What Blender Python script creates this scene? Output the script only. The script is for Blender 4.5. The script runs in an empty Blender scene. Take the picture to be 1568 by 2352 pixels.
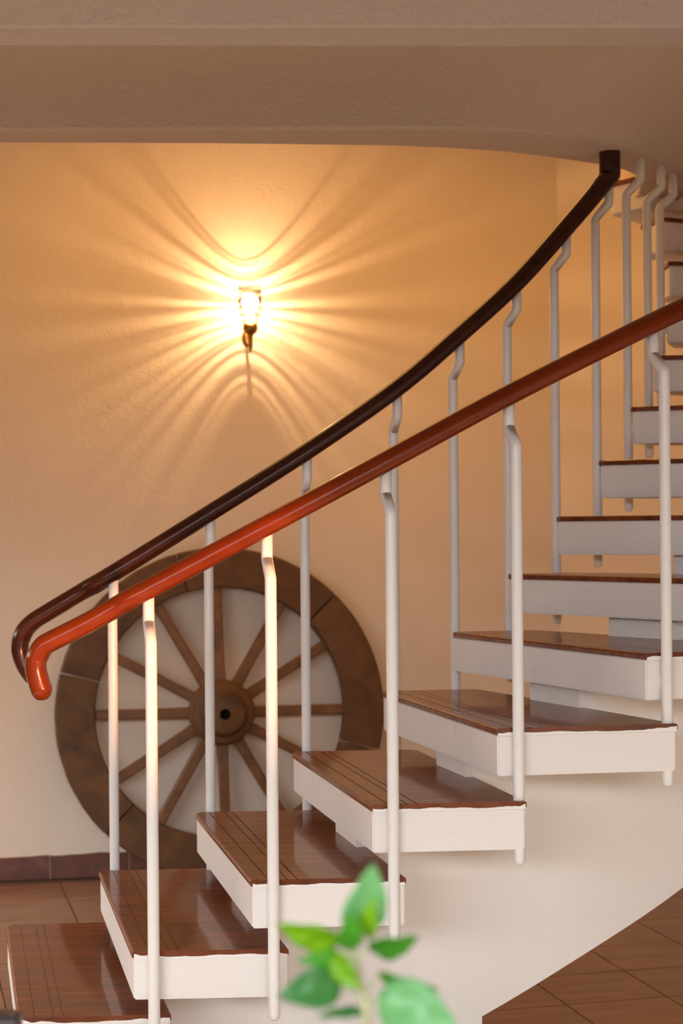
import bpy, bmesh, math, random
from mathutils import Vector, Matrix
random.seed(7)
scene = bpy.context.scene
COL = scene.collection
EYE = 1.489                      # eye height above the floor
FPX = 4035.0                     # focal length in pixels of the 1568 x 2352 frame

# ------------------------------------------------------------------ camera
cam_d = bpy.data.cameras.new('camera')
cam_d.sensor_fit = 'VERTICAL'
cam_d.sensor_height = 36.0
cam_d.lens = FPX / 2352.0 * 36.0
cam_d.shift_y = 34.0 / 2352.0
cam_d.clip_start = 0.05
cam_d.dof.use_dof = True
cam_d.dof.focus_distance = 4.25
cam_d.dof.aperture_fstop = 4.2
cam = bpy.data.objects.new('camera', cam_d)
COL.objects.link(cam)
cam.matrix_world = Matrix.Translation((0, 0, EYE)) @ Matrix.Rotation(math.radians(90), 4, 'X') @ Matrix.Rotation(math.radians(-0.516), 4, 'Z')
scene.camera = cam

# ------------------------------------------------------------------ world, light, exposure
w = bpy.data.worlds.new('world'); scene.world = w; w.use_nodes = True
w.node_tree.nodes['Background'].inputs[0].default_value = (1.0, 0.60, 0.40, 1)
w.node_tree.nodes['Background'].inputs[1].default_value = 0.15

def area(name, loc, target, sx, sy, power, col, spread=180):
    d = bpy.data.lights.new(name, 'AREA'); d.shape = 'RECTANGLE'; d.size = sx; d.size_y = sy
    d.energy = power; d.color = col; d.spread = math.radians(spread)
    o = bpy.data.objects.new(name, d); COL.objects.link(o)
    o.location = loc
    o.rotation_euler = (Vector(target) - Vector(loc)).to_track_quat('-Z', 'Y').to_euler()
    return o
# sky seen through the wide opening behind the camera (the added lintel shades the upper beam)
area('daylight_opening', (-2.2, -4.2, 3.55), (-2.2, 4.5, 1.6), 9.5, 2.3, 1380, (0.90, 0.97, 1.03))
# fill light added on the left, cut off above by an added wall
area('side_fill', (-5.6, 5.7, 2.9), (0, 5.7, 1.3), 4.4, 1.5, 380, (1.0, 0.92, 0.85))
# sun for the added pale bounce strip, unseen in front of the stairs
sd_ = bpy.data.lights.new('sun', 'SUN'); sd_.energy = 9; sd_.color = (1.0, .86, .70); sd_.angle = math.radians(0.6)
so_ = bpy.data.objects.new('sun', sd_); COL.objects.link(so_); so_.location = (-1, -6, 6)
so_.rotation_euler = Vector((.12, .89, -.435)).to_track_quat('-Z', 'Y').to_euler()
# warm spotlight added on the right for the glow on the front railing's lower end
sp_ = bpy.data.lights.new('warm_fill_spot', 'SPOT'); sp_.energy = 2400; sp_.color = (1.0, .42, .18); sp_.spot_size = math.radians(9.5); sp_.spot_blend = .55; sp_.shadow_soft_size = .10
sb_ = bpy.data.objects.new('warm_fill_spot', sp_); COL.objects.link(sb_); sb_.location = (2.3, -.6, 1.75)
sb_.rotation_euler = (Vector((-.47, 4.12, 1.32)) - sb_.location).to_track_quat('-Z', 'Y').to_euler()
# warm fill added under the alcove ceiling, hidden behind the ring beam
area('alcove_fill', (0.1, 6.55, EYE + 1.85), (0.1, 6.65, 0), 2.6, 0.5, 25, (1.0, 0.46, 0.09))

vs = scene.view_settings
vs.view_transform = 'Standard'; vs.look = 'None'; vs.exposure = 0.0; vs.gamma = 1.0
vs.use_curve_mapping = False

# ------------------------------------------------------------------ helpers
def at(u, v, Y):
    """photo direction (pixels) at depth Y -> world point"""
    uu = u - 0.009 * (v - 1176); vv = v + 0.009 * (u - 784)
    return Vector(((uu - 784) / FPX * Y, Y, EYE - (vv - 1210) / FPX * Y))

def obj(name, bm, mat=None, parent=None, smooth=False, loc=None, recalc=True):
    if recalc: bmesh.ops.recalc_face_normals(bm, faces=bm.faces[:])
    me = bpy.data.meshes.new(name); bm.to_mesh(me); bm.free()
    if mat: me.materials.append(mat)
    if smooth:
        for p in me.polygons: p.use_smooth = True
    o = bpy.data.objects.new(name, me); COL.objects.link(o)
    if loc is not None: o.location = loc
    if parent: o.parent = parent
    return o

def empty(name, loc=(0, 0, 0), rz=0.0):
    o = bpy.data.objects.new(name, None); COL.objects.link(o)
    o.location = loc; o.rotation_euler = (0, 0, rz); o.empty_display_size = 0.1
    return o

def tag(o, label=None, cat=None, group=None, kind=None):
    if label: o['label'] = label
    if cat: o['category'] = cat
    if group: o['group'] = group
    if kind: o['kind'] = kind
    return o

def hexa(bm, lo, hi):
    """lo, hi: 4 points each, same winding"""
    a = [bm.verts.new(p) for p in lo]; b = [bm.verts.new(p) for p in hi]
    bm.faces.new(a[::-1]); bm.faces.new(b)
    for i in range(4):
        j = (i + 1) % 4; bm.faces.new((a[i], a[j], b[j], b[i]))

def box(bm, x0, x1, y0, y1, z0, z1):
    hexa(bm, [(x0, y0, z0), (x1, y0, z0), (x1, y1, z0), (x0, y1, z0)], [(x0, y0, z1), (x1, y0, z1), (x1, y1, z1), (x0, y1, z1)])

def bevel(bm, off, seg=2, edges=None):
    bmesh.ops.recalc_face_normals(bm, faces=bm.faces[:])
    bmesh.ops.bevel(bm, geom=edges if edges else bm.edges[:], offset=off, segments=seg, profile=0.6, affect='EDGES')

def catmull(pts, n=8):
    pts = [Vector(p) for p in pts]; out = []
    P = [2 * pts[0] - pts[1]] + pts + [2 * pts[-1] - pts[-2]]
    for i in range(1, len(P) - 2):
        for k in range(n):
            t = k / n; a, b, c, d = P[i - 1], P[i], P[i + 1], P[i + 2]
            out.append(0.5 * ((2 * b) + (c - a) * t + (2 * a - 5 * b + 4 * c - d) * t * t + (3 * b - a - 3 * c + d) * t ** 3))
    out.append(pts[-1]); return out

def tube(bm, path, prof, radii=None, sides=None, cap_round=False):
    """sweep a closed 2-D profile (list of (side, up)) along a path; sides = side axis per point"""
    path = [Vector(p) for p in path]; n = len(path); rings = []
    for i, p in enumerate(path):
        t = (path[min(i + 1, n - 1)] - path[max(i - 1, 0)]).normalized()
        s = Vector(sides[i]) if sides else (t.cross(Vector((0, 0, 1))) if abs(t.z) < .95 else Vector((1, 0, 0)))
        s = (s - t * s.dot(t)).normalized(); u = s.cross(t).normalized()
        k = radii[i] if radii else 1.0
        rings.append([bm.verts.new(p + s * a * k + u * b * k) for a, b in prof])
    m = len(prof)
    for i in range(n - 1):
        for j in range(m):
            jj = (j + 1) % m
            bm.faces.new((rings[i][j], rings[i][jj], rings[i + 1][jj], rings[i + 1][j]))
    bm.faces.new(rings[0][::-1]); bm.faces.new(rings[-1])

def circ(r, n=16, b=None):
    b = b or r
    return [(r * math.cos(2 * math.pi * i / n), b * math.sin(2 * math.pi * i / n)) for i in range(n)]

def lathe(bm, prof, n=32, axis='Z'):
    rings = []
    for r, h in prof:
        rings.append([bm.verts.new((r * math.cos(2 * math.pi * i / n), r * math.sin(2 * math.pi * i / n), h)) for i in range(n)])
    for a, b in zip(rings, rings[1:]):
        for i in range(n):
            j = (i + 1) % n; bm.faces.new((a[i], a[j], b[j], b[i]))
    return rings

# ------------------------------------------------------------------ materials
def mat(name):
    m = bpy.data.materials.new(name); m.use_nodes = True
    nt = m.node_tree; b = nt.nodes['Principled BSDF']
    return m, nt, b
def N(nt, t, **kw):
    n = nt.nodes.new(t)
    for k, v in kw.items(): setattr(n, k, v)
    return n
def ramp(nt, fac, stops):
    r = N(nt, 'ShaderNodeValToRGB'); e = r.color_ramp.elements
    while len(e) < len(stops): e.new(0.5)
    for el, (p, c) in zip(e, stops): el.position = p; el.color = (*c, 1)
    nt.links.new(fac, r.inputs[0]); return r.outputs[0]
def coords(nt, scale=(1, 1, 1), rot=(0, 0, 0), kind='Object'):
    tc = N(nt, 'ShaderNodeTexCoord'); mp = N(nt, 'ShaderNodeMapping')
    mp.inputs['Scale'].default_value = scale; mp.inputs['Rotation'].default_value = rot
    nt.links.new(tc.outputs[kind], mp.inputs[0]); return mp.outputs[0]
def noise(nt, vec, scale, detail=4, rough=0.55, dist=0.0):
    n = N(nt, 'ShaderNodeTexNoise'); n.inputs['Scale'].default_value = scale; n.inputs['Detail'].default_value = detail
    n.inputs['Roughness'].default_value = rough; n.inputs['Distortion'].default_value = dist
    nt.links.new(vec, n.inputs['Vector']); return n.outputs['Fac']
def bump(nt, b, h, strength, dist):
    n = N(nt, 'ShaderNodeBump'); n.inputs['Strength'].default_value = strength; n.inputs['Distance'].default_value = dist
    nt.links.new(h, n.inputs['Height']); nt.links.new(n.outputs[0], b.inputs['Normal'])

def plaster(name, c0, c1, bscale, bstr, bdist, rough=0.85, stain=None, spec=0.2):
    m, nt, b = mat(name); v = coords(nt)
    col = ramp(nt, noise(nt, v, 1.7, 5), [(0.3, c0), (0.7, c1)])
    if stain:
        mx = N(nt, 'ShaderNodeMix', data_type='RGBA')
        nt.links.new(ramp(nt, noise(nt, v, 9, 6, 0.7, 1.0), [(0.64, (0, 0, 0)), (0.74, (.7, .7, .7))]), mx.inputs[0])
        nt.links.new(col, mx.inputs[6]); mx.inputs[7].default_value = (*stain, 1); col = mx.outputs[2]
    nt.links.new(col, b.inputs['Base Color'])
    b.inputs['Roughness'].default_value = rough; b.inputs['Specular IOR Level'].default_value = spec
    n1 = noise(nt, v, bscale, 3, 0.5); n2 = noise(nt, v, bscale * 0.27, 2, 0.5)
    ad = N(nt, 'ShaderNodeMath', operation='ADD'); nt.links.new(n1, ad.inputs[0]); nt.links.new(n2, ad.inputs[1])
    bump(nt, b, ad.outputs[0], bstr, bdist)
    return m
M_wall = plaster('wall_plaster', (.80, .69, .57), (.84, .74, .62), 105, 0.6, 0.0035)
M_beam = plaster('beam_plaster', (.66, .55, .45), (.70, .59, .49), 75, 0.8, 0.005)  # darkened against the ledge: the beam's dimmer light put into the colour
M_ledge = plaster('ledge_plaster_lit', (.86, .82, .78), (.90, .86, .82), 75, 0.8, 0.005)  # lightened: the brighter light on the ledge is put into the colour
M_slab = plaster('white_painted_concrete', (.82, .78, .74), (.86, .83, .80), 110, 0.5, 0.002, 0.6, stain=(.74, .64, .54), spec=.3)
M_spine = plaster('white_painted_spine', (.82, .76, .70), (.86, .81, .76), 60, 0.6, 0.004, 0.7)

def simple(name, c, rough=0.5, metal=0.0, spec=0.5, var=None, vscale=20, b_s=0):
    m, nt, b = mat(name); v = coords(nt)
    if var: nt.links.new(ramp(nt, noise(nt, v, vscale, 5), [(0.3, c), (0.7, var)]), b.inputs['Base Color'])
    else: b.inputs['Base Color'].default_value = (*c, 1)
    b.inputs['Roughness'].default_value = rough; b.inputs['Metallic'].default_value = metal; b.inputs['Specular IOR Level'].default_value = spec
    if b_s: bump(nt, b, noise(nt, v, vscale * 2, 4), b_s, 0.002)
    return m
M_white_metal = simple('white_metal_paint', (.83, .81, .79), 0.35, 0, .5, (.86, .85, .84), 30, 0.12)
M_paint = simple('white_paint_smear', (.86, .83, .80), 0.5)
M_brass = simple('aged_brass', (.55, .33, .09), 0.32, 1.0, .5, (.36, .19, .05), 25)
M_dark = simple('dark_wood_stain', (.045, .036, .036), 0.35, 0, .5, (.06, .05, .05), 12)
M_hole = simple('hole_shade', (.008, .006, .004), 0.9)
M_terracotta = simple('terracotta', (.36, .14, .07), 0.8, 0, .3, (.42, .19, .10), 14, .2)
M_soil = simple('soil', (.04, .026, .016), 0.95, 0, .2, (.07, .045, .03), 60, .6)

def wood(name, c0, c1, c2, stretch, scale, rough, coat=0.0, rot=(0, 0, 0), bstr=0.08, rnd=False, spec=.5):
    m, nt, b = mat(name); v = coords(nt, stretch, rot)
    if rnd:
        oi = N(nt, 'ShaderNodeObjectInfo'); ad = N(nt, 'ShaderNodeVectorMath', operation='ADD')
        sc = N(nt, 'ShaderNodeVectorMath', operation='SCALE'); sc.inputs['Scale'].default_value = 37.0
        cb = N(nt, 'ShaderNodeCombineXYZ')
        for i in range(3): nt.links.new(oi.outputs['Random'], cb.inputs[i])
        nt.links.new(cb.outputs[0], sc.inputs[0]); nt.links.new(v, ad.inputs[0]); nt.links.new(sc.outputs[0], ad.inputs[1]); v = ad.outputs[0]
    f = noise(nt, v, scale, 6, 0.62, 0.6)
    nt.links.new(ramp(nt, f, [(0.28, c0), (0.5, c1), (0.72, c2)]), b.inputs['Base Color'])
    b.inputs['Roughness'].default_value = rough
    b.inputs['Specular IOR Level'].default_value = spec
    b.inputs['Coat Weight'].default_value = coat; b.inputs['Coat Roughness'].default_value = 0.06
    bump(nt, b, f, bstr, 0.002)
    return m
M_tread = wood('polished_tread_wood', (.080, .017, .0045), (.155, .036, .009), (.24, .062, .016), (2.2, 16, 5), 2.2, 0.40, 0.48, (0, 0, math.radians(12)), 0.03, True, .2)
M_wheel = wood('old_wheel_wood', (.055, .022, .005), (.115, .049, .011), (.165, .076, .019), (3, 9, 3), 2.2, 0.6, 0, (0, 0, 0), 0.25, True)
M_spoke = wood('spoke_wood', (.09, .036, .010), (.17, .072, .020), (.23, .105, .034), (6, 6, 6), 2.0, 0.5, 0, (0, 0, 0), 0.2, True)
M_tile = wood('brown_floor_tile', (.11, .040, .012), (.19, .075, .024), (.26, .115, .042), (1.6, 7, 1), 2.0, 0.32, 0.15, (0, 0, math.radians(4)), 0.06, True)
M_skirt = wood('red_brown_skirting_tile', (.075, .022, .012), (.13, .042, .024), (.20, .075, .045), (4, 4, 4), 3.0, 0.45, 0.1, (0, 0, 0), 0.2, True)
M_grout = simple('grout', (.085, .040, .018), 0.9)
M_rail_red = wood('red_lacquered_rail', (.14, .018, .0015), (.18, .024, .002), (.22, .033, .003), (1.2, 8, 8), 1.8, 0.24, 0.08, (0, 0, 0), 0.03, False, .28)
M_rail_dark = wood('dark_lacquered_rail', (.028, .006, .003), (.042, .010, .004), (.058, .015, .006), (1.2, 8, 8), 1.8, 0.24, 0.08, (0, 0, 0), 0.03, False, .28)

# ------------------------------------------------------------------ the setting
YAW = math.radians(10.0); SL = math.tan(YAW)
def wall_y(x): return 7.487 + SL * (x + 1.285)
def slab_wall(name, a, b, z0, z1, th, m):
    a = Vector((a[0], a[1], 0)); b = Vector((b[0], b[1], 0)); d = (b - a).normalized(); n = Vector((-d.y, d.x, 0)) * th
    bm = bmesh.new()
    hexa(bm, [a + Vector((0, 0, z0)), b + Vector((0, 0, z0)), b + n + Vector((0, 0, z0)), a + n + Vector((0, 0, z0))],
         [a + Vector((0, 0, z1)), b + Vector((0, 0, z1)), b + n + Vector((0, 0, z1)), a + n + Vector((0, 0, z1))])
    return tag(obj(name, bm, m), kind='structure')
CZ = EYE + 1.95
tag(slab_wall('wall_back', (-3.6, wall_y(-3.6)), (.98, wall_y(.98)), 0, CZ, 0.15, M_wall), 'cream textured plaster wall with the lit wall lamp')
tag(slab_wall('wall_stairwell', (.98, wall_y(.98)), (2.80, 6.80), 0, CZ, 0.15, M_wall), 'angled cream plaster wall behind the upper steps')
tag(slab_wall('wall_right', (2.80, 6.80), (2.75, -2.2), 0, CZ, 0.15, M_wall), 'cream side wall right of the stairs')
bm = bmesh.new(); box(bm, -3.6, 3.1, 5.02, 8.4, CZ, CZ + 0.15)
tag(obj('ceiling', bm, M_wall), 'plaster ceiling of the alcove', kind='structure')
bm = bmesh.new(); box(bm, -3.75, -3.6, 1.0, 7.2, 1.9, CZ + 1.2)  # added wall, keeps the side fill off the upper back wall
tag(obj('shade_wall_left', bm, M_wall), 'unseen wall added on the left to cut the side fill', kind='structure')
# unseen lintel added behind the camera to keep daylight off the upper beam
bm = bmesh.new(); box(bm, -8.5, 4.0, -1.3, -1.0, EYE + 0.95, EYE + 7.5)
tag(obj('shade_wall_front', bm, M_wall), 'unseen lintel wall added behind the viewer to shade the upper beam', kind='structure')

bm = bmesh.new(); box(bm, -.55, -.12, -1.3, -1.0, 0, EYE + 0.97)  # added out of view to keep direct sun off the plant
tag(obj('shade_pier', bm, M_wall), 'unseen pier added behind the viewer to shade the plant', kind='structure')
# floor: grout bed with tiles
bm = bmesh.new(); box(bm, -6, 5, -6, 9, -0.10, -0.004)
floor = tag(obj('floor', bm, M_grout), 'brown tiled floor', kind='structure')
TS = 0.337; ta = math.radians(14.2)
bm = bmesh.new(); g = 0.0022; box(bm, g - TS / 2, TS / 2 - g, g - TS / 2, TS / 2 - g, -0.012, 0.0)
bevel(bm, 0.0015, 1, [e for e in bm.edges if all(v.co.z > -0.001 for v in e.verts)])
me_tile = bpy.data.meshes.new('tile'); bmesh.ops.recalc_face_normals(bm, faces=bm.faces[:]); bm.to_mesh(me_tile); bm.free(); me_tile.materials.append(M_tile)
ax = Vector((math.sin(ta), -math.cos(ta), 0)); ay = Vector((math.cos(ta), math.sin(ta), 0))
b0 = at(1360, 2185, FPX * EYE / (2190.2 - 1210)); b0.z = 0
far_tiles = bmesh.new()
for i in range(-22, 22):
    for j in range(-18, 18):
        c = b0 + ay * TS * (i + 0.5) + ax * TS * (j + 0.32)
        if c.y > wall_y(c.x) - 0.05 or c.y > 8.2 or abs(c.x) > 3.0 or c.y < 3.8: continue
        p = (c.x * FPX / c.y + 784, 1210 + EYE * FPX / c.y)
        vis = (-120 < p[0] < 620 and 1990 < p[1] < 2420) or (1000 < p[0] < 1700 and 1990 < p[1] < 2420)
        if vis:
            o = bpy.data.objects.new('tile', me_tile); COL.objects.link(o); o.parent = floor
            o.location = c + Vector((0, 0, random.uniform(-.0006, 0))); o.rotation_euler = (0, 0, ta)
        else:
            a, b = ay * (TS / 2 - g), ax * (TS / 2 - g); z = Vector((0, 0, -0.001))
            far_tiles.faces.new([far_tiles.verts.new(c + s * a + t * b + z) for s, t in ((1, 1), (-1, 1), (-1, -1), (1, -1))])
o = obj('distant_tiles', far_tiles, M_tile, floor); o['kind'] = 'stuff'

bm = bmesh.new(); box(bm, -2.6, 2.7, 2.4, 3.95, -0.004, 0.001)  # pale strip added out of view to bounce sun up to the ledge
tag(obj('bounce_strip', bm, simple('pale_bounce', (.62, .50, .38), .8, 0, .3, (.66, .54, .42), 3)), 'unseen pale strip added in front of the stairs to bounce the sun', kind='structure')
# skirting
sk = tag(empty('baseboard_back', (0, 0, 0)), 'low red brown tile skirting along the plaster wall', kind='structure')
d = Vector((math.cos(YAW), math.sin(YAW), 0)); nrm = Vector((math.sin(YAW), -math.cos(YAW), 0))
x = -3.5; L0 = 0.335; p115 = at(115, 1990, 7.49)
x = p115.x - L0 * math.cos(YAW) * 6
bmS = bmesh.new(); a = Vector((-3.5, wall_y(-3.5), 0)); b = Vector((1.0, wall_y(1.0), 0))
hexa(bmS, [a, b, b + nrm * .010, a + nrm * .010], [v + Vector((0, 0, .098)) for v in (a, b, b + nrm * .010, a + nrm * .010)])
obj('mortar_bed', bmS, simple('skirting_mortar', (.42, .27, .20), .9), sk)
while x < 0.95:
    bm = bmesh.new(); k = 8; a = Vector((x + .003, wall_y(x + .003), 0)); h = [.100 + random.uniform(-.004, .005) for _ in range(k + 1)]
    rows = []
    for i in range(k + 1):
        q = a + d * ((L0 - .008) * i / k)
        rows.append([bm.verts.new(q + nrm * t + Vector((0, 0, z))) for t, z in ((.001, .002), (.016, .002), (.016, h[i] - .004), (.012, h[i]), (.001, h[i]))])
    for i in range(k):
        for j in range(5):
            jj = (j + 1) % 5; bm.faces.new((rows[i][j], rows[i][jj], rows[i + 1][jj], rows[i + 1][j]))
    bm.faces.new(rows[0]); bm.faces.new(rows[-1][::-1])
    obj('skirting_tile', bm, M_skirt, sk)
    x += L0 * math.cos(YAW)

# ------------------------------------------------------------------ overhead beams
ZB = EYE + 1.13; ZT = EYE + 1.385
near_px = [(-900, 304), (0, 302), (250, 301), (500, 300), (750, 298), (900, 298), (1000, 299), (1100, 301), (1200, 306), (1300, 316), (1360, 325), (1420, 337), (1460, 348), (1500, 362), (1535, 378), (1568, 396)]
far_px = [(-900, 328), (0, 328), (250, 329), (500, 330), (750, 333), (900, 335), (1000, 339), (1080, 343), (1160, 349), (1230, 357), (1290, 365), (1340, 373), (1385, 380), (1418, 387), (1440, 394), (1458, 403)]
def soffit(u, v):
    vv = v + 0.009 * (u - 784); uu = u - 0.009 * (v - 1176); Y = FPX * 1.13 / (1210 - vv)
    return Vector(((uu - 784) / FPX * Y, Y, ZB))
near = [soffit(*p) for p in near_px] + [Vector((1.17, 5.80, ZB)), Vector((1.20, 6.05, ZB)), Vector((1.18, 6.4, ZB))]
far = [soffit(*p) for p in far_px] + [Vector((1.0, 5.82, ZB)), Vector((1.03, 6.05, ZB)), Vector((1.0, 6.4, ZB))]
def front_top(x): return Vector((x, 5.02 + 0.036 * (x + 1), ZT))
bm = bmesh.new(); rows = []
def lerp(a, b, t): return a + (b - a) * t
for a, b in zip(near, far):
    tp = front_top(a.x); up = Vector((b.x, b.y, EYE + 2.1)); tb = Vector((tp.x, tp.y, EYE + 2.1))
    front = [lerp(a, tp, t) + Vector((0, 0, 0)) for t in (0.03, 0.35, 0.7, 1)]
    rows.append([bm.verts.new(p) for p in [lerp(a, b, .06), *front, tb, up, b]])
for r0, r1 in zip(rows, rows[1:]):
    n = len(r0)
    for j in range(n):
        jj = (j + 1) % n; bm.faces.new((r0[j], r0[jj], r1[jj], r1[j]))
bm.faces.new(rows[0]); bm.faces.new(rows[-1][::-1])
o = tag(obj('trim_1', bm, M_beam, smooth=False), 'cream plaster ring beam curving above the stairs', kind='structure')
md = o.modifiers.new('soft', 'BEVEL'); md.width = 0.006; md.segments = 2; md.limit_method = 'ANGLE'
for p in o.data.polygons: p.use_smooth = True
o.data.set_sharp_from_angle(angle=math.radians(40))
bm = bmesh.new()
lo = [(-1.25 * 2.2, 4.785, ZT), (2.9, 4.965, ZT), (2.9, 5.4, ZT), (-2.75, 5.2, ZT)]
hexa(bm, lo, [(p[0], p[1], EYE + 2.1) for p in lo]); bevel(bm, 0.008, 2)
tag(obj('trim_2', bm, M_ledge), 'projecting upper plaster edge above the ring beam', kind='structure')

# ------------------------------------------------------------------ staircase
P = [(-0.985, 5.125), (-0.705, 5.064), (-0.425, 5.047), (-0.147, 5.075), (0.115, 5.122), (0.319, 5.159), (0.487, 5.194), (0.639, 5.245), (0.779, 5.317), (0.895, 5.412), (0.983, 5.529), (1.051, 5.659), (1.089, 5.791), (1.09, 5.918), (1.058, 6.04), (.985, 6.15), (.88, 6.23), (.75, 6.29)]
Q = [(-0.771, 4.149), (-0.493, 4.094), (-0.214, 4.074), (0.066, 4.099), (0.364, 4.155), (0.731, 4.237), (1.08, 4.381), (1.389, 4.579), (1.648, 4.824), (1.846, 5.107), (1.979, 5.419), (2.047, 5.746), (2.047, 6.073), (1.973, 6.39)]
for a, (px, py) in zip((40, 52, 64, 76), P[14:]): Q.append((px + math.cos(math.radians(a)), py + math.sin(math.radians(a))))
Rf = {4: (0.211, 5.096), 5: (0.395, 5.158), 6: (0.571, 5.222)}
Sf = {1: (-0.418, 4.172), 2: (-0.136, 4.11), 3: (0.139, 4.092), 4: (0.425, 4.127), 5: (0.799, 4.222), 6: (1.157, 4.387)}
P = [Vector((*p, 0)) for p in P]; Q = [Vector((*p, 0)) for p in Q]
RISE = 0.16828
def ztop(k): return EYE - 0.98458 + (k - 2) * RISE
TW = 0.015; TH = 0.099           # wood board, concrete slab
def back(k):
    i = k - 1
    S = Vector((*Sf[k], 0)) if k in Sf else Q[i] + (Q[i + 1] - Q[i]) * 1.2
    if k in Rf: R = Vector((*Rf[k], 0))
    elif k < 4: R = P[i] + (S - Q[i])
    else: R = P[i] + (P[i + 1] - P[i]) * 1.4
    return R, S
stairs = tag(empty('staircase', (0, 4.4, 0)), 'curved open staircase with white slabs, polished brown treads and two wooden handrails', 'staircase')
stairs_inv = Matrix.Translation((0, -4.4, 0))
def spart(name, bm, m, parent=None, **k):
    bm.transform(stairs_inv)
    return obj(name, bm, m, parent or stairs, **k)
for k in range(1, 16):
    p, q = P[k - 1], Q[k - 1]; r, s = back(k); z = ztop(k)
    out = (q - p).normalized()
    # slab
    bm = bmesh.new(); zb = Vector((0, 0, z - TW - TH)); zt = Vector((0, 0, z - TW))
    fp = [p, q, s, r]; cen = sum(fp, Vector()) / 4
    hexa(bm, [v + zb for v in fp], [v + zt for v in fp])
    vert = [e for e in bm.edges if abs(e.verts[0].co.z - e.verts[1].co.z) > .05 and min((e.verts[0].co.xy - t.xy).length for t in (p, r)) < .001]
    bevel(bm, 0.016, 3, vert)
    bmesh.ops.bevel(bm, geom=bm.edges[:], offset=0.0035, segments=2, affect='EDGES', clamp_overlap=True)
    slab = spart('step_slab', bm, M_slab, smooth=False)
    # wooden tread: grooved profile lofted from the inner to the outer end
    prof = [(-.004, -TW + .003), (-.004, -.004), (.000, 0)]
    gx = (0.036, 0.080, 0.103)
    bm = bmesh.new(); rings = []
    for e, (A, B, extra) in enumerate(((p, r, -.004), (lerp(p, q, .02), lerp(r, s, .02), -.004), (lerp(p, q, .98), lerp(r, s, .98), .003), (q, s, .003))):
        Wd = (B - A).length; dr = (B - A).normalized(); o_ = out * (extra if e in (0, 3) else 0)
        ins = .012 if e == 0 else 0.0
        ps = [(-.004 + ins, -TW), (-.005 + ins, -.006), (-.003 + ins, -.002), (.001 + ins, 0)]
        for gp in gx: ps += [(gp - .0016, 0), (gp - .0012, -.0025), (gp + .0012, -.0025), (gp + .0016, 0)]
        ps += [(Wd - .001 - ins, 0), (Wd + .003 - ins, -.003), (Wd + .003 - ins, -TW)]
        rings.append([bm.verts.new(A + o_ + dr * a + Vector((0, 0, z + h))) for a, h in ps])
    n = len(rings[0])
    for r0, r1 in zip(rings, rings[1:]):
        for j in range(n):
            jj = (j + 1) % n; bm.faces.new((r0[j], r0[jj], r1[jj], r1[j]))
    bm.faces.new(rings[0][::-1]); bm.faces.new(rings[-1])
    spart('wood_tread', bm, M_tread, slab)
    # ragged white paint carried over the lower edge of the board
    if k <= 7:
        bm = bmesh.new(); rows = []; m = 64; off = out * 0.0042
        for i in range(m + 1):
            t = i / m; base = lerp(q, s, t) + off; edge = min(t, 1 - t) * (s - q).length
            h = 0.0028 + .0016 * math.sin(t * 9 + k) + .0009 * math.sin(t * 31 + 2 * k) + random.uniform(-.0003, .0005)
            if edge < .10: h += (.003 + .002 * math.sin(t * 40 + k) + random.uniform(0, .002)) * (1 - edge / .10)
            h = max(.0015, min(h, TW + .0005)); th = out * .0012
            rows.append([bm.verts.new(base + a + Vector((0, 0, zz))) for a, zz in ((Vector(), z - TW - .003), (th, z - TW - .003), (th, z - TW + h - .0008), (Vector(), z - TW + h))])
        for r0, r1 in zip(rows, rows[1:]):
            for j in range(4):
                jj = (j + 1) % 4; bm.faces.new((r0[j], r0[jj], r1[jj], r1[j]))
        bm.faces.new(rows[0]); bm.faces.new(rows[-1][::-1])
        tag(spart('paint_edge', bm, M_paint, slab), 'ragged white paint edge under the board')
# spine beam
SUB = 8
zlow = {4: -1.40, 5: -1.285, 6: -1.13, 7: -.985, 8: -.83, 9: -.67, 10: -.51}
def zl_(k): return zlow[k] if k in zlow else -.51 + (k - 10) * RISE
def zl(x):
    k = int(x); t = x - k; a, b, c, d_ = (zl_(max(4, j)) for j in (k - 1, k, k + 1, k + 2))
    return EYE + 0.5 * ((2 * b) + (c - a) * t + (2 * a - 5 * b + 4 * c - d_) * t * t + (3 * b - a - 3 * c + d_) * t ** 3)
FOOT = 4 * SUB + 1
bm = bmesh.new()
stn = []
for k in range(1, 16):
    p, q = P[k - 1], Q[k - 1]; r, s = back(k)
    out = (q - p).normalized(); fw = Vector((-out.y, out.x, 0))
    stn.append((lerp(q, p, .375) + fw * .045, lerp(q, p, .625) + fw * .045))
nn = catmull([a for a, b in stn], SUB); ff = catmull([b for a, b in stn], SUB)
for i in range(len(nn) - 1):
    k = i // SUB + 1; t0 = (i % SUB) / SUB; t1 = t0 + 1 / SUB
    top = ztop(k) - TW - TH + .004
    b0_ = 0.0 if i < FOOT else zl(k + t0); b1_ = 0.0 if i < FOOT else zl(k + t1)
    # one side sheet per sub-segment; riser block face at the start of every step
    a, b, c, d_ = nn[i], nn[i + 1], ff[i + 1], ff[i]
    V = lambda p, z: bm.verts.new((p.x, p.y, z))
    bm.faces.new((V(a, b0_), V(b, b1_), V(b, top), V(a, top)))
    bm.faces.new((V(d_, b0_), V(c, b1_), V(c, top), V(d_, top)))
    bm.faces.new((V(a, b0_), V(b, b1_), V(c, b1_), V(d_, b0_)))
    bm.faces.new((V(a, top), V(b, top), V(c, top), V(d_, top)))
    if i % SUB == 0:
        lowz = b0_ if k == 1 else ztop(k - 1) - TW - TH
        if k == 5: lowz = 0.0; 
        bm.faces.new((V(a, lowz), V(d_, lowz), V(d_, top), V(a, top)))
    if i == len(nn) - 2: bm.faces.new((V(b, b1_), V(c, b1_), V(c, top), V(b, top)))
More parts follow.
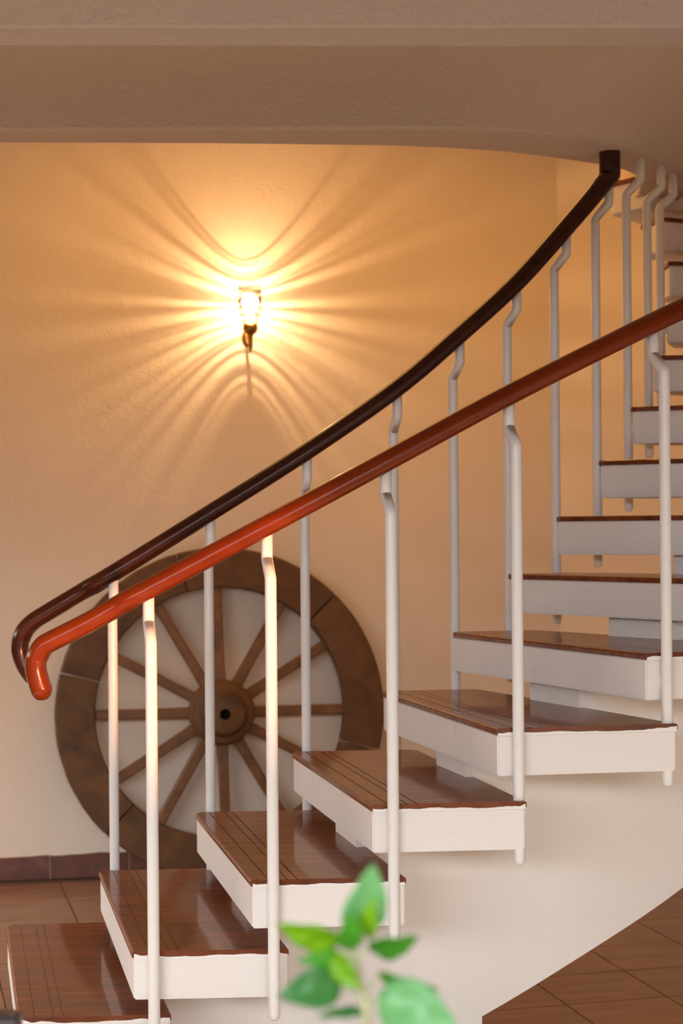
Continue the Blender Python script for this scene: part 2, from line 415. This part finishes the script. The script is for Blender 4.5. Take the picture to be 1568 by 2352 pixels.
# vertical end face of the solid foot
i = FOOT
bm.faces.new([bm.verts.new((p.x, p.y, z)) for p, z in ((nn[i], 0), (ff[i], 0), (ff[i], zl(5 + 1 / SUB)), (nn[i], zl(5 + 1 / SUB)))])
bmesh.ops.remove_doubles(bm, verts=bm.verts[:], dist=0.0004)
o = spart('spine_beam', bm, M_spine)
for p_ in o.data.polygons: p_.use_smooth = True
o.data.set_sharp_from_angle(angle=math.radians(30))

# ------------------------------------------------------------------ railings
LINE = {False: [(140, 1467), (200, 1434), (232, 1416), (348, 1352), (482, 1282), (609, 1212), (696, 1165), (804, 1107), (890, 1060), (1014, 990), (1098, 947), (1193, 896), (1285, 848), (1382, 799), (1448, 769), (1503, 742), (1568, 710), (1816, 592), (2023, 466)],
        True: [(150, 1384), (265, 1316), (482, 1181), (600, 1106), (702, 1041), (820, 961), (909, 897), (1050, 777), (1118, 716), (1188, 650), (1229, 605), (1295, 530), (1331, 485), (1392, 415), (1500, 290)]}
def line_z(inner, X, Y):
    """height of the rail above the plan point, from the rail's line in the photograph"""
    pts = [(u - .009 * (v - 1176), v + .009 * (u - 784)) for u, v in LINE[inner]]; uu = 784 + FPX * X / Y
    for (a, b), (c, d_) in zip(pts, pts[1:]):
        if uu <= c or c == pts[-1][0]: return EYE - (b + (d_ - b) * (uu - a) / (c - a) - 1210) * Y / FPX
def railing(name, label, inner, ks, rail_h, rail_mat, pre, post, base_tag):
    inv = stairs_inv; pend = []
    A, B = (P, Q) if inner else (Q, P)
    def bpos(k):
        i = k - 1; out = (A[i] - B[i]).normalized(); nx = (A[i + 1] - A[i]).normalized()
        b = A[i] + nx * (.045 if (k < 6 or not inner) else .022) + out * .020
        return b, out
    br = 0.0138 if not inner else 0.0140
    for k in ks:
        b, out = bpos(k); c = b - out * .045
        zr = line_z(inner, c.x, c.y) if k in rail_h else ZB + .02
        z0 = ztop(k - 1) - TW - TH - .040
        zk = zr - (.075 if k in rail_h else .085)
        up = Vector((0, 0, 1))
        bm = bmesh.new()
        path = [b + up * z0, b + up * (z0 + .004), b + up * (z0 + .012), b + up * (zk - .052), b + up * (zk - .046), lerp(b, c, .06) + up * (zk - .042), lerp(b, c, .94) + up * (zk - .004), c + up * zk, c + up * (zk + .006), c + up * (zr - .005)]
        rad = [.45, .8, 1, 1, 1, 1, 1, 1, 1, 1]
        tube(bm, path, circ(br, 16), rad, [out] * len(path))
        bm.transform(inv)
        pend.append(obj('baluster', bm, M_white_metal, None, smooth=True))
        # welded tabs that hold the baluster on the two slab ends
        for zz in (ztop(k) - TW - .055, ztop(k - 1) - TW - .055):
            bm = bmesh.new()
            a0 = b - out * .004; sd = Vector((-out.y, out.x, 0)) * .006
            lo = [a0 - sd, a0 + sd, a0 + sd - out * .018, a0 - sd - out * .018]
            hexa(bm, [v + up * (zz - .012) for v in lo], [v + up * (zz + .012) for v in lo])
            bm.transform(inv); pend.append(obj('weld_tab', bm, M_white_metal, None))
    pts = []; sides = []
    ctrl = [Vector(p) for p in pre]
    for k in ks:
        if k in rail_h:
            b, out = bpos(k); c = b - out * .045; ctrl.append(Vector((c.x, c.y, line_z(inner, c.x, c.y))))
    if not inner: ctrl += [Vector(p) for p in post]
    path = catmull(ctrl, 10)
    if inner: path += [Vector(p) for p in post]
    n = len(path); side = []
    last = Vector((0, -1, 0))
    for i in range(n):
        t = path[min(i + 1, n - 1)] - path[max(i - 1, 0)]; h = Vector((t.x, t.y, 0))
        if h.length > 0.25 * t.length and t.x > 0: last = Vector((h.y, -h.x, 0)).normalized()
        side.append(last)
    rad = [1.0] * n
    dist = 0.0
    for i in range(n):
        if i: dist += (path[i] - path[i - 1]).length
        if dist < .027: rad[i] = max(.12, math.sqrt(max(0, 1 - (1 - dist / .027) ** 2)))
    prof = []
    for i in range(24):
        a = 2 * math.pi * i / 24; y = .027 * math.sin(a); x_ = .033 * math.cos(a)
        prof.append((x_, max(y, -.0215)))
    bm = bmesh.new(); tube(bm, path, prof, rad, side); bm.transform(inv)
    o = obj('handrail', bm, rail_mat, stairs, smooth=True); o.data.set_sharp_from_angle(angle=math.radians(50)); o['label'] = label
    for c in pend: c.parent = o
    return o
def px_path(pts, Yf): return [at(u, v, Yf(u)) for u, v in pts]
ynear = lambda u: 4.16 - (u - 60) * 0.00013
railing('stair_railing', 'glossy red brown front handrail', False, [2, 3, 4, 5, 6, 7, 8],
        {2: -.141, 3: -.002, 4: .151, 5: .305, 6: .486, 7: .655, 8: .83}, M_rail_red,
        px_path([(107, 1606), (104, 1600), (101, 1594), (98, 1586), (90, 1562), (84, 1535), (87, 1510), (101, 1486), (120, 1474), (140, 1464), (200, 1434), (270, 1395)], ynear),
        [Vector((1.64, 4.86, EYE + 1.0))], None)
yfar = lambda u: 5.10 - (u - 50) * 0.0002
railing('stair_railing', 'dark brown rear handrail rising into the beam', True, [2, 3, 4, 5, 6, 7, 8, 9, 10, 11, 12],
        {2: -.123, 3: .036, 4: .207, 5: .378, 6: .537, 7: .697, 8: .858, 9: 1.015}, M_rail_dark,
        px_path([(88, 1566), (84, 1561), (79, 1555), (70, 1545), (56, 1522), (47, 1490), (54, 1456), (76, 1430), (112, 1407), (150, 1384), (200, 1354)], yfar),
        [Vector((.8225, 5.327, EYE + 1.056)), Vector((.823, 5.328, EYE + 1.07)), Vector((.823, 5.328, EYE + 1.135))], None)

# ------------------------------------------------------------------ cart wheel
RW = 0.703
wheel = tag(empty('cart_wheel', (-.522, wall_y(-.522) - .115, 0.0), YAW), 'large old wooden cart wheel leaning on the plaster wall', 'wheel')
tilt = Matrix.Translation((0, 0, RW)) @ Matrix.Rotation(math.radians(-2.2), 4, 'X')
def wp(name, bm, m, parent=None, **k):
    bm.transform(tilt); return obj(name, bm, m, parent or wheel, **k)
def pol(r, a, y): return Vector((r * math.cos(a), y, r * math.sin(a)))
for i in range(6):
    a0 = math.radians(-15 + 60 * i + .35); a1 = math.radians(45 + 60 * i - .35); n = 20
    bm = bmesh.new(); rows = []
    for j in range(n + 1):
        a = lerp(a0, a1, j / n); ro = RW + random.uniform(-.002, .0); ri = .532
        sect = [(ri + .006, -.040), (ro - .008, -.040), (ro, -.034), (ro, .036), (ri, .036), (ri, -.034)]
        rows.append([bm.verts.new(pol(r, a, y)) for r, y in sect])
    for r0, r1 in zip(rows, rows[1:]):
        for j in range(6):
            jj = (j + 1) % 6; bm.faces.new((r0[j], r0[jj], r1[jj], r1[j]))
    bm.faces.new(rows[0][::-1]); bm.faces.new(rows[-1])
    o = wp('rim_felloe', bm, M_wheel, smooth=True); o.data.set_sharp_from_angle(angle=math.radians(30))
for i in range(12):
    a = math.radians(30 * i + (1.5 if i % 2 else 0)); bm = bmesh.new()
    dirv = pol(1, a, 0); sv = pol(1, a + math.pi / 2, 0)
    path = [dirv * r + Vector((0, -.012 + .01 * (r / .54), 0)) for r in (.10, .20, .36, .50, .545)]
    tube(bm, path, [(.021, .016), (.016, .021), (-.016, .021), (-.021, .016), (-.021, -.016), (-.016, -.021), (.016, -.021), (.021, -.016)], [1.15, 1.05, 1.0, 1.0, .9], [sv] * 5)
    wp('spoke', bm, M_spoke)
bm = bmesh.new()
rings = lathe(bm, [(.02, .07), (.10, .07), (.118, .05), (.135, .035), (.140, .0), (.140, -.045), (.132, -.055), (.122, -.058), (.120, -.10), (.126, -.104), (.126, -.122), (.118, -.128), (.100, -.130), (.096, -.150), (.080, -.168), (.040, -.176), (.0235, -.177), (.0235, -.09)], 48)
bm.faces.new(rings[0]); bm.faces.new(rings[-1])
# lathe axis Z -> wheel axis Y
bm.transform(Matrix(((1, 0, 0, 0), (0, 0, 1, 0), (0, -1, 0, 0), (0, 0, 0, 1))))
hub = wp('hub', bm, M_wheel, smooth=True); hub.data.set_sharp_from_angle(angle=math.radians(35))
bm = bmesh.new(); rr = lathe(bm, [(.0232, -.094), (.0232, -.092)], 24); bm.faces.new(rr[0]); bm.faces.new(rr[1])  # near-black disc in the bore: the hole's shade put into its colour
bm.transform(Matrix(((1, 0, 0, 0), (0, 0, 1, 0), (0, -1, 0, 0), (0, 0, 0, 1))))
tag(wp('axle_hole_shade', bm, M_hole, hub), 'dark disc for the shade inside the axle hole')

# ------------------------------------------------------------------ wall lamp
lu = at(572, 690, 7.42); LX = lu.x; LZ = lu.z; LY = wall_y(LX) - 0.145
lamp = tag(empty('wall_lamp', (LX, wall_y(LX), LZ - .13)), 'lit brass wall lamp with a glass shade', 'lamp')
lo_ = Vector((0, LY - wall_y(LX), .13))        # bulb centre in lamp space
bm = bmesh.new(); lathe(bm, [(.002, .055), (.0045, .046), (.014, .046), (.029, .045), (.033, .040), (.033, .022), (.026, .008), (.014, -.001), (.013, -.006), (.0105, -.012), (.0105, -.040), (.0115, -.050), (.006, -.064), (.0045, -.072), (.001, -.078)], 24)
bm.transform(Matrix.Translation(lo_ + Vector((0, 0, -.136)))); obj('cup', bm, M_brass, lamp, smooth=True)
bm = bmesh.new(); tube(bm, catmull([lo_ + Vector((0, .004, -.166)), lo_ + Vector((-.004, .04, -.186)), lo_ + Vector((-.008, .08, -.175)), Vector((-.026, -.012, -.005))], 6), circ(.0055, 10)); obj('arm', bm, M_brass, lamp, smooth=True)
bm = bmesh.new(); rr = lathe(bm, [(.001, .016), (.012, .016), (.020, .011), (.026, .006), (.028, .0)], 28); bm.transform(Matrix.Scale(.8, 4, (1, 0, 0)) @ Matrix.Scale(1.5, 4, (0, 1, 0)))
bm.transform(Matrix.Translation((-.026, 0, -.005)) @ Matrix.Rotation(math.radians(90), 4, 'X')); obj('backplate', bm, M_brass, lamp, smooth=True)
m, nt, b = mat('lit_bulb'); nt.nodes.remove(b)
em = N(nt, 'ShaderNodeEmission'); em.inputs[0].default_value = (1, .78, .48, 1); em.inputs[1].default_value = 30
tr = N(nt, 'ShaderNodeBsdfTransparent'); ad = N(nt, 'ShaderNodeAddShader')
nt.links.new(em.outputs[0], ad.inputs[0]); nt.links.new(tr.outputs[0], ad.inputs[1]); nt.links.new(ad.outputs[0], nt.nodes['Material Output'].inputs[0])
bm = bmesh.new(); lathe(bm, [(.001, .036), (.016, .036), (.030, .024), (.036, .006), (.033, -.012), (.018, -.030), (.012, -.044), (.012, -.058)], 24)
bm.transform(Matrix.Translation(lo_)); obj('bulb', bm, m, lamp, smooth=True)
# ribbed glass shade: uneven glass thickness makes the streaks on the wall
m, nt, b = mat('ribbed_glass'); nt.nodes.remove(b)
v = coords(nt, (4, 4, 240))
f1 = noise(nt, v, 1.0, 2, .5)
tr = N(nt, 'ShaderNodeBsdfTransparent'); gl = N(nt, 'ShaderNodeBsdfGlossy'); gl.inputs['Roughness'].default_value = .15
nt.links.new(ramp(nt, f1, [(.43, (.10, .09, .07)), (.56, (1, 1, 1))]), tr.inputs[0])
mx = N(nt, 'ShaderNodeMixShader'); mx.inputs[0].default_value = .04
nt.links.new(tr.outputs[0], mx.inputs[1]); nt.links.new(gl.outputs[0], mx.inputs[2]); nt.links.new(mx.outputs[0], nt.nodes['Material Output'].inputs[0])
bm = bmesh.new(); prof = []
for i in range(41):
    t = i / 40; prof.append((.030 + .020 * min(1, t * 3) ** .6 + .0012 * math.sin(t * 70), -.090 + .175 * t))
lathe(bm, prof, 48); bm.transform(Matrix.Translation(lo_)); obj('glass_shade', bm, m, lamp, smooth=True)
ld = bpy.data.lights.new('lamp_filament', 'POINT'); ld.energy = 13; ld.color = (1.0, .60, .28); ld.shadow_soft_size = .0018
lo = bpy.data.objects.new('lamp_filament', ld); COL.objects.link(lo); lo.parent = lamp; lo.location = lo_

# ------------------------------------------------------------------ foreground plant
m, nt, b = mat('leaf_green'); oi = N(nt, 'ShaderNodeObjectInfo')
cr = ramp(nt, oi.outputs['Random'], [(0, (.10, .34, .015)), (.5, (.16, .46, .04)), (1, (.10, .36, .10))])
nt.links.new(cr, b.inputs['Base Color']); b.inputs['Roughness'].default_value = .32
trn = N(nt, 'ShaderNodeBsdfTranslucent'); nt.links.new(cr, trn.inputs[0]); mx = N(nt, 'ShaderNodeMixShader'); mx.inputs[0].default_value = .4
nt.links.new(b.outputs[0], mx.inputs[1]); nt.links.new(trn.outputs[0], mx.inputs[2]); nt.links.new(mx.outputs[0], nt.nodes['Material Output'].inputs[0])
M_leaf = m
def leaf_mat(name, c):
    k = M_leaf.copy(); k.name = name
    for nd in k.node_tree.nodes:
        if nd.type == 'VALTORGB':
            for e, f in zip(nd.color_ramp.elements, (.85, 1.0, 1.12)): e.color = (c[0] * f, c[1] * f, c[2] * f, 1)
    return k
M_mint = leaf_mat('leaf_mint', (.24, .58, .22)); M_lime = leaf_mat('leaf_lime', (.26, .55, .012)); M_mid = leaf_mat('leaf_mid', (.10, .44, .03)); M_deep = leaf_mat('leaf_deep', (.09, .34, .08))
M_stem = simple('pale_green_stem', (.45, .46, .25), .5, 0, .4, (.52, .48, .30), 30)
PY = 1.5
base = at(838, 2352, PY)
plant = tag(empty('potted_plant', (base.x + .01, PY, 0)), 'young plant with bright green leaves in front of the staircase', 'plant')
pinv = Matrix.Translation(-plant.location)
def leaf(b_px, t_px, width, yb=0.0, yt=-.01, tw=0.3, droop=.12, fold=.25, m=None):
    B_ = at(*b_px, PY + yb); T_ = at(*t_px, PY + yt); ax_ = T_ - B_; Ln = ax_.length; ax_.normalize()
    view = Vector((0, -1, 0)); sd = ax_.cross(view).normalized(); nv = sd.cross(ax_).normalized()
    rot = Matrix.Rotation(tw, 3, ax_); sd = rot @ sd; nv = rot @ nv
    wd = width * PY / FPX / 2; bm = bmesh.new(); rows = []; n = 14
    for i in range(n + 1):
        t = i / n; wv = wd * (math.sin(math.pi * min(1, t ** .72)) ** .85) * (1.0 if t < .97 else .5) + .0004
        c = B_ + ax_ * Ln * t + nv * (Ln * droop * math.sin(math.pi * t))
        row = []
        for s_ in (-1, -.66, -.33, 0, .33, .66, 1):
            row.append(bm.verts.new(c + sd * wv * s_ + nv * wv * fold * (abs(s_) ** 1.3) + nv * .0012 * math.sin(t * 16 + s_ * 3)))
        rows.append(row)
    for r0, r1 in zip(rows, rows[1:]):
        for j in range(6): bm.faces.new((r0[j], r0[j + 1], r1[j + 1], r1[j]))
    bm.transform(pinv); o = obj('leaf', bm, m or M_mid, plant, smooth=True)
    md = o.modifiers.new('thick', 'SOLIDIFY'); md.thickness = .0004
    return o
leaf((812, 2146), (858, 1984), 104, .0, -.012, .30, .10, m=M_mint)
leaf((846, 2155), (862, 2060), 46, -.004, -.016, -.5, .10, m=M_lime)
leaf((800, 2182), (804, 2090), 58, -.01, -.02, .2, .12, m=M_mid)
leaf((846, 2176), (962, 2150), 64, .0, -.02, .4, .10, m=M_mid)
leaf((782, 2166), (638, 2122), 70, .0, -.015, -.3, .05, m=M_lime)
leaf((800, 2206), (682, 2208), 42, .004, -.01, .5, .10, m=M_mid)
leaf((764, 2192), (828, 2276), 58, -.006, -.02, .3, .05, m=M_lime)
leaf((786, 2258), (640, 2288), 92, .0, -.02, .3, .05, m=M_deep)
leaf((868, 2234), (1008, 2272), 46, .006, .0, .5, .10, m=M_mid)
leaf((872, 2278), (1062, 2385), 132, .0, -.03, -.2, .05, m=M_mint)
leaf((845, 2325), (728, 2336), 30, .004, -.01, .9, .05, m=M_deep)
bm = bmesh.new()
stem = [Vector((base.x + .01, PY, .26)), Vector((base.x + .004, PY, .6)), at(842, 2400, PY), at(838, 2330, PY), at(828, 2250, PY), at(815, 2180, PY), at(818, 2140, PY)]
sp = catmull(stem, 6); tube(bm, sp, circ(.0034, 8), [1.5 - i / len(sp) for i in range(len(sp))]); bm.transform(pinv); obj('stem', bm, M_stem, plant, smooth=True)
def twig(pts):
    bm = bmesh.new(); tube(bm, catmull([at(u, v, PY) for u, v in pts], 4), circ(.0014, 6)); bm.transform(pinv); obj('leaf_stalk', bm, M_stem, plant, smooth=True)
for pts in ([(815, 2200), (800, 2180), (778, 2160)], [(818, 2205), (832, 2190), (850, 2172)], [(826, 2245), (812, 2225), (798, 2208)], [(830, 2270), (812, 2262), (790, 2262)],
            [(834, 2300), (855, 2262), (872, 2238)], [(838, 2330), (858, 2300), (878, 2285)], [(820, 2215), (796, 2192), (765, 2195)], [(838, 2335), (842, 2330), (845, 2325)]): twig(pts)
bm = bmesh.new(); rr = lathe(bm, [(.085, 0), (.125, .24), (.138, .24), (.138, .285), (.124, .285), (.118, .25)], 32); bm.faces.new(rr[0])
obj('pot', bm, M_terracotta, plant, smooth=False)
bm = bmesh.new(); rr = lathe(bm, [(.119, .262), (.06, .268), (.004, .27)], 32); bm.faces.new(rr[-1]); obj('soil', bm, M_soil, plant)

# ------------------------------------------------------------------ chair at the lower left edge
CY = 2.45
cr_ = at(50, 2326, CY); hx = cr_.x; hz = cr_.z
chair = tag(empty('chair', (hx - .22, CY - .22, 0)), 'dark chair back at the lower left corner of the view', 'chair')
def cp(name, x0, x1, y0, y1, z0, z1, bv=.008):
    bm = bmesh.new(); box(bm, x0, x1, y0, y1, z0, z1); bevel(bm, bv, 3); return obj(name, bm, M_dark, chair)
cp('back_rail', -.22, .22, .195, .240, hz - .065, hz + .003, .016)
for sx in (-1, 1):
    cp('leg', sx * .185 - .018, sx * .185 + .018, .200, .236, 0, hz - .05)
    cp('leg', sx * .185 - .018, sx * .185 + .018, -.236, -.200, 0, .43)
cp('seat', -.215, .215, -.245, .235, .43, .465, .012)
for xx in (-.09, 0, .09): cp('back_slat', xx - .016, xx + .016, .207, .229, .465, hz - .05, .004)
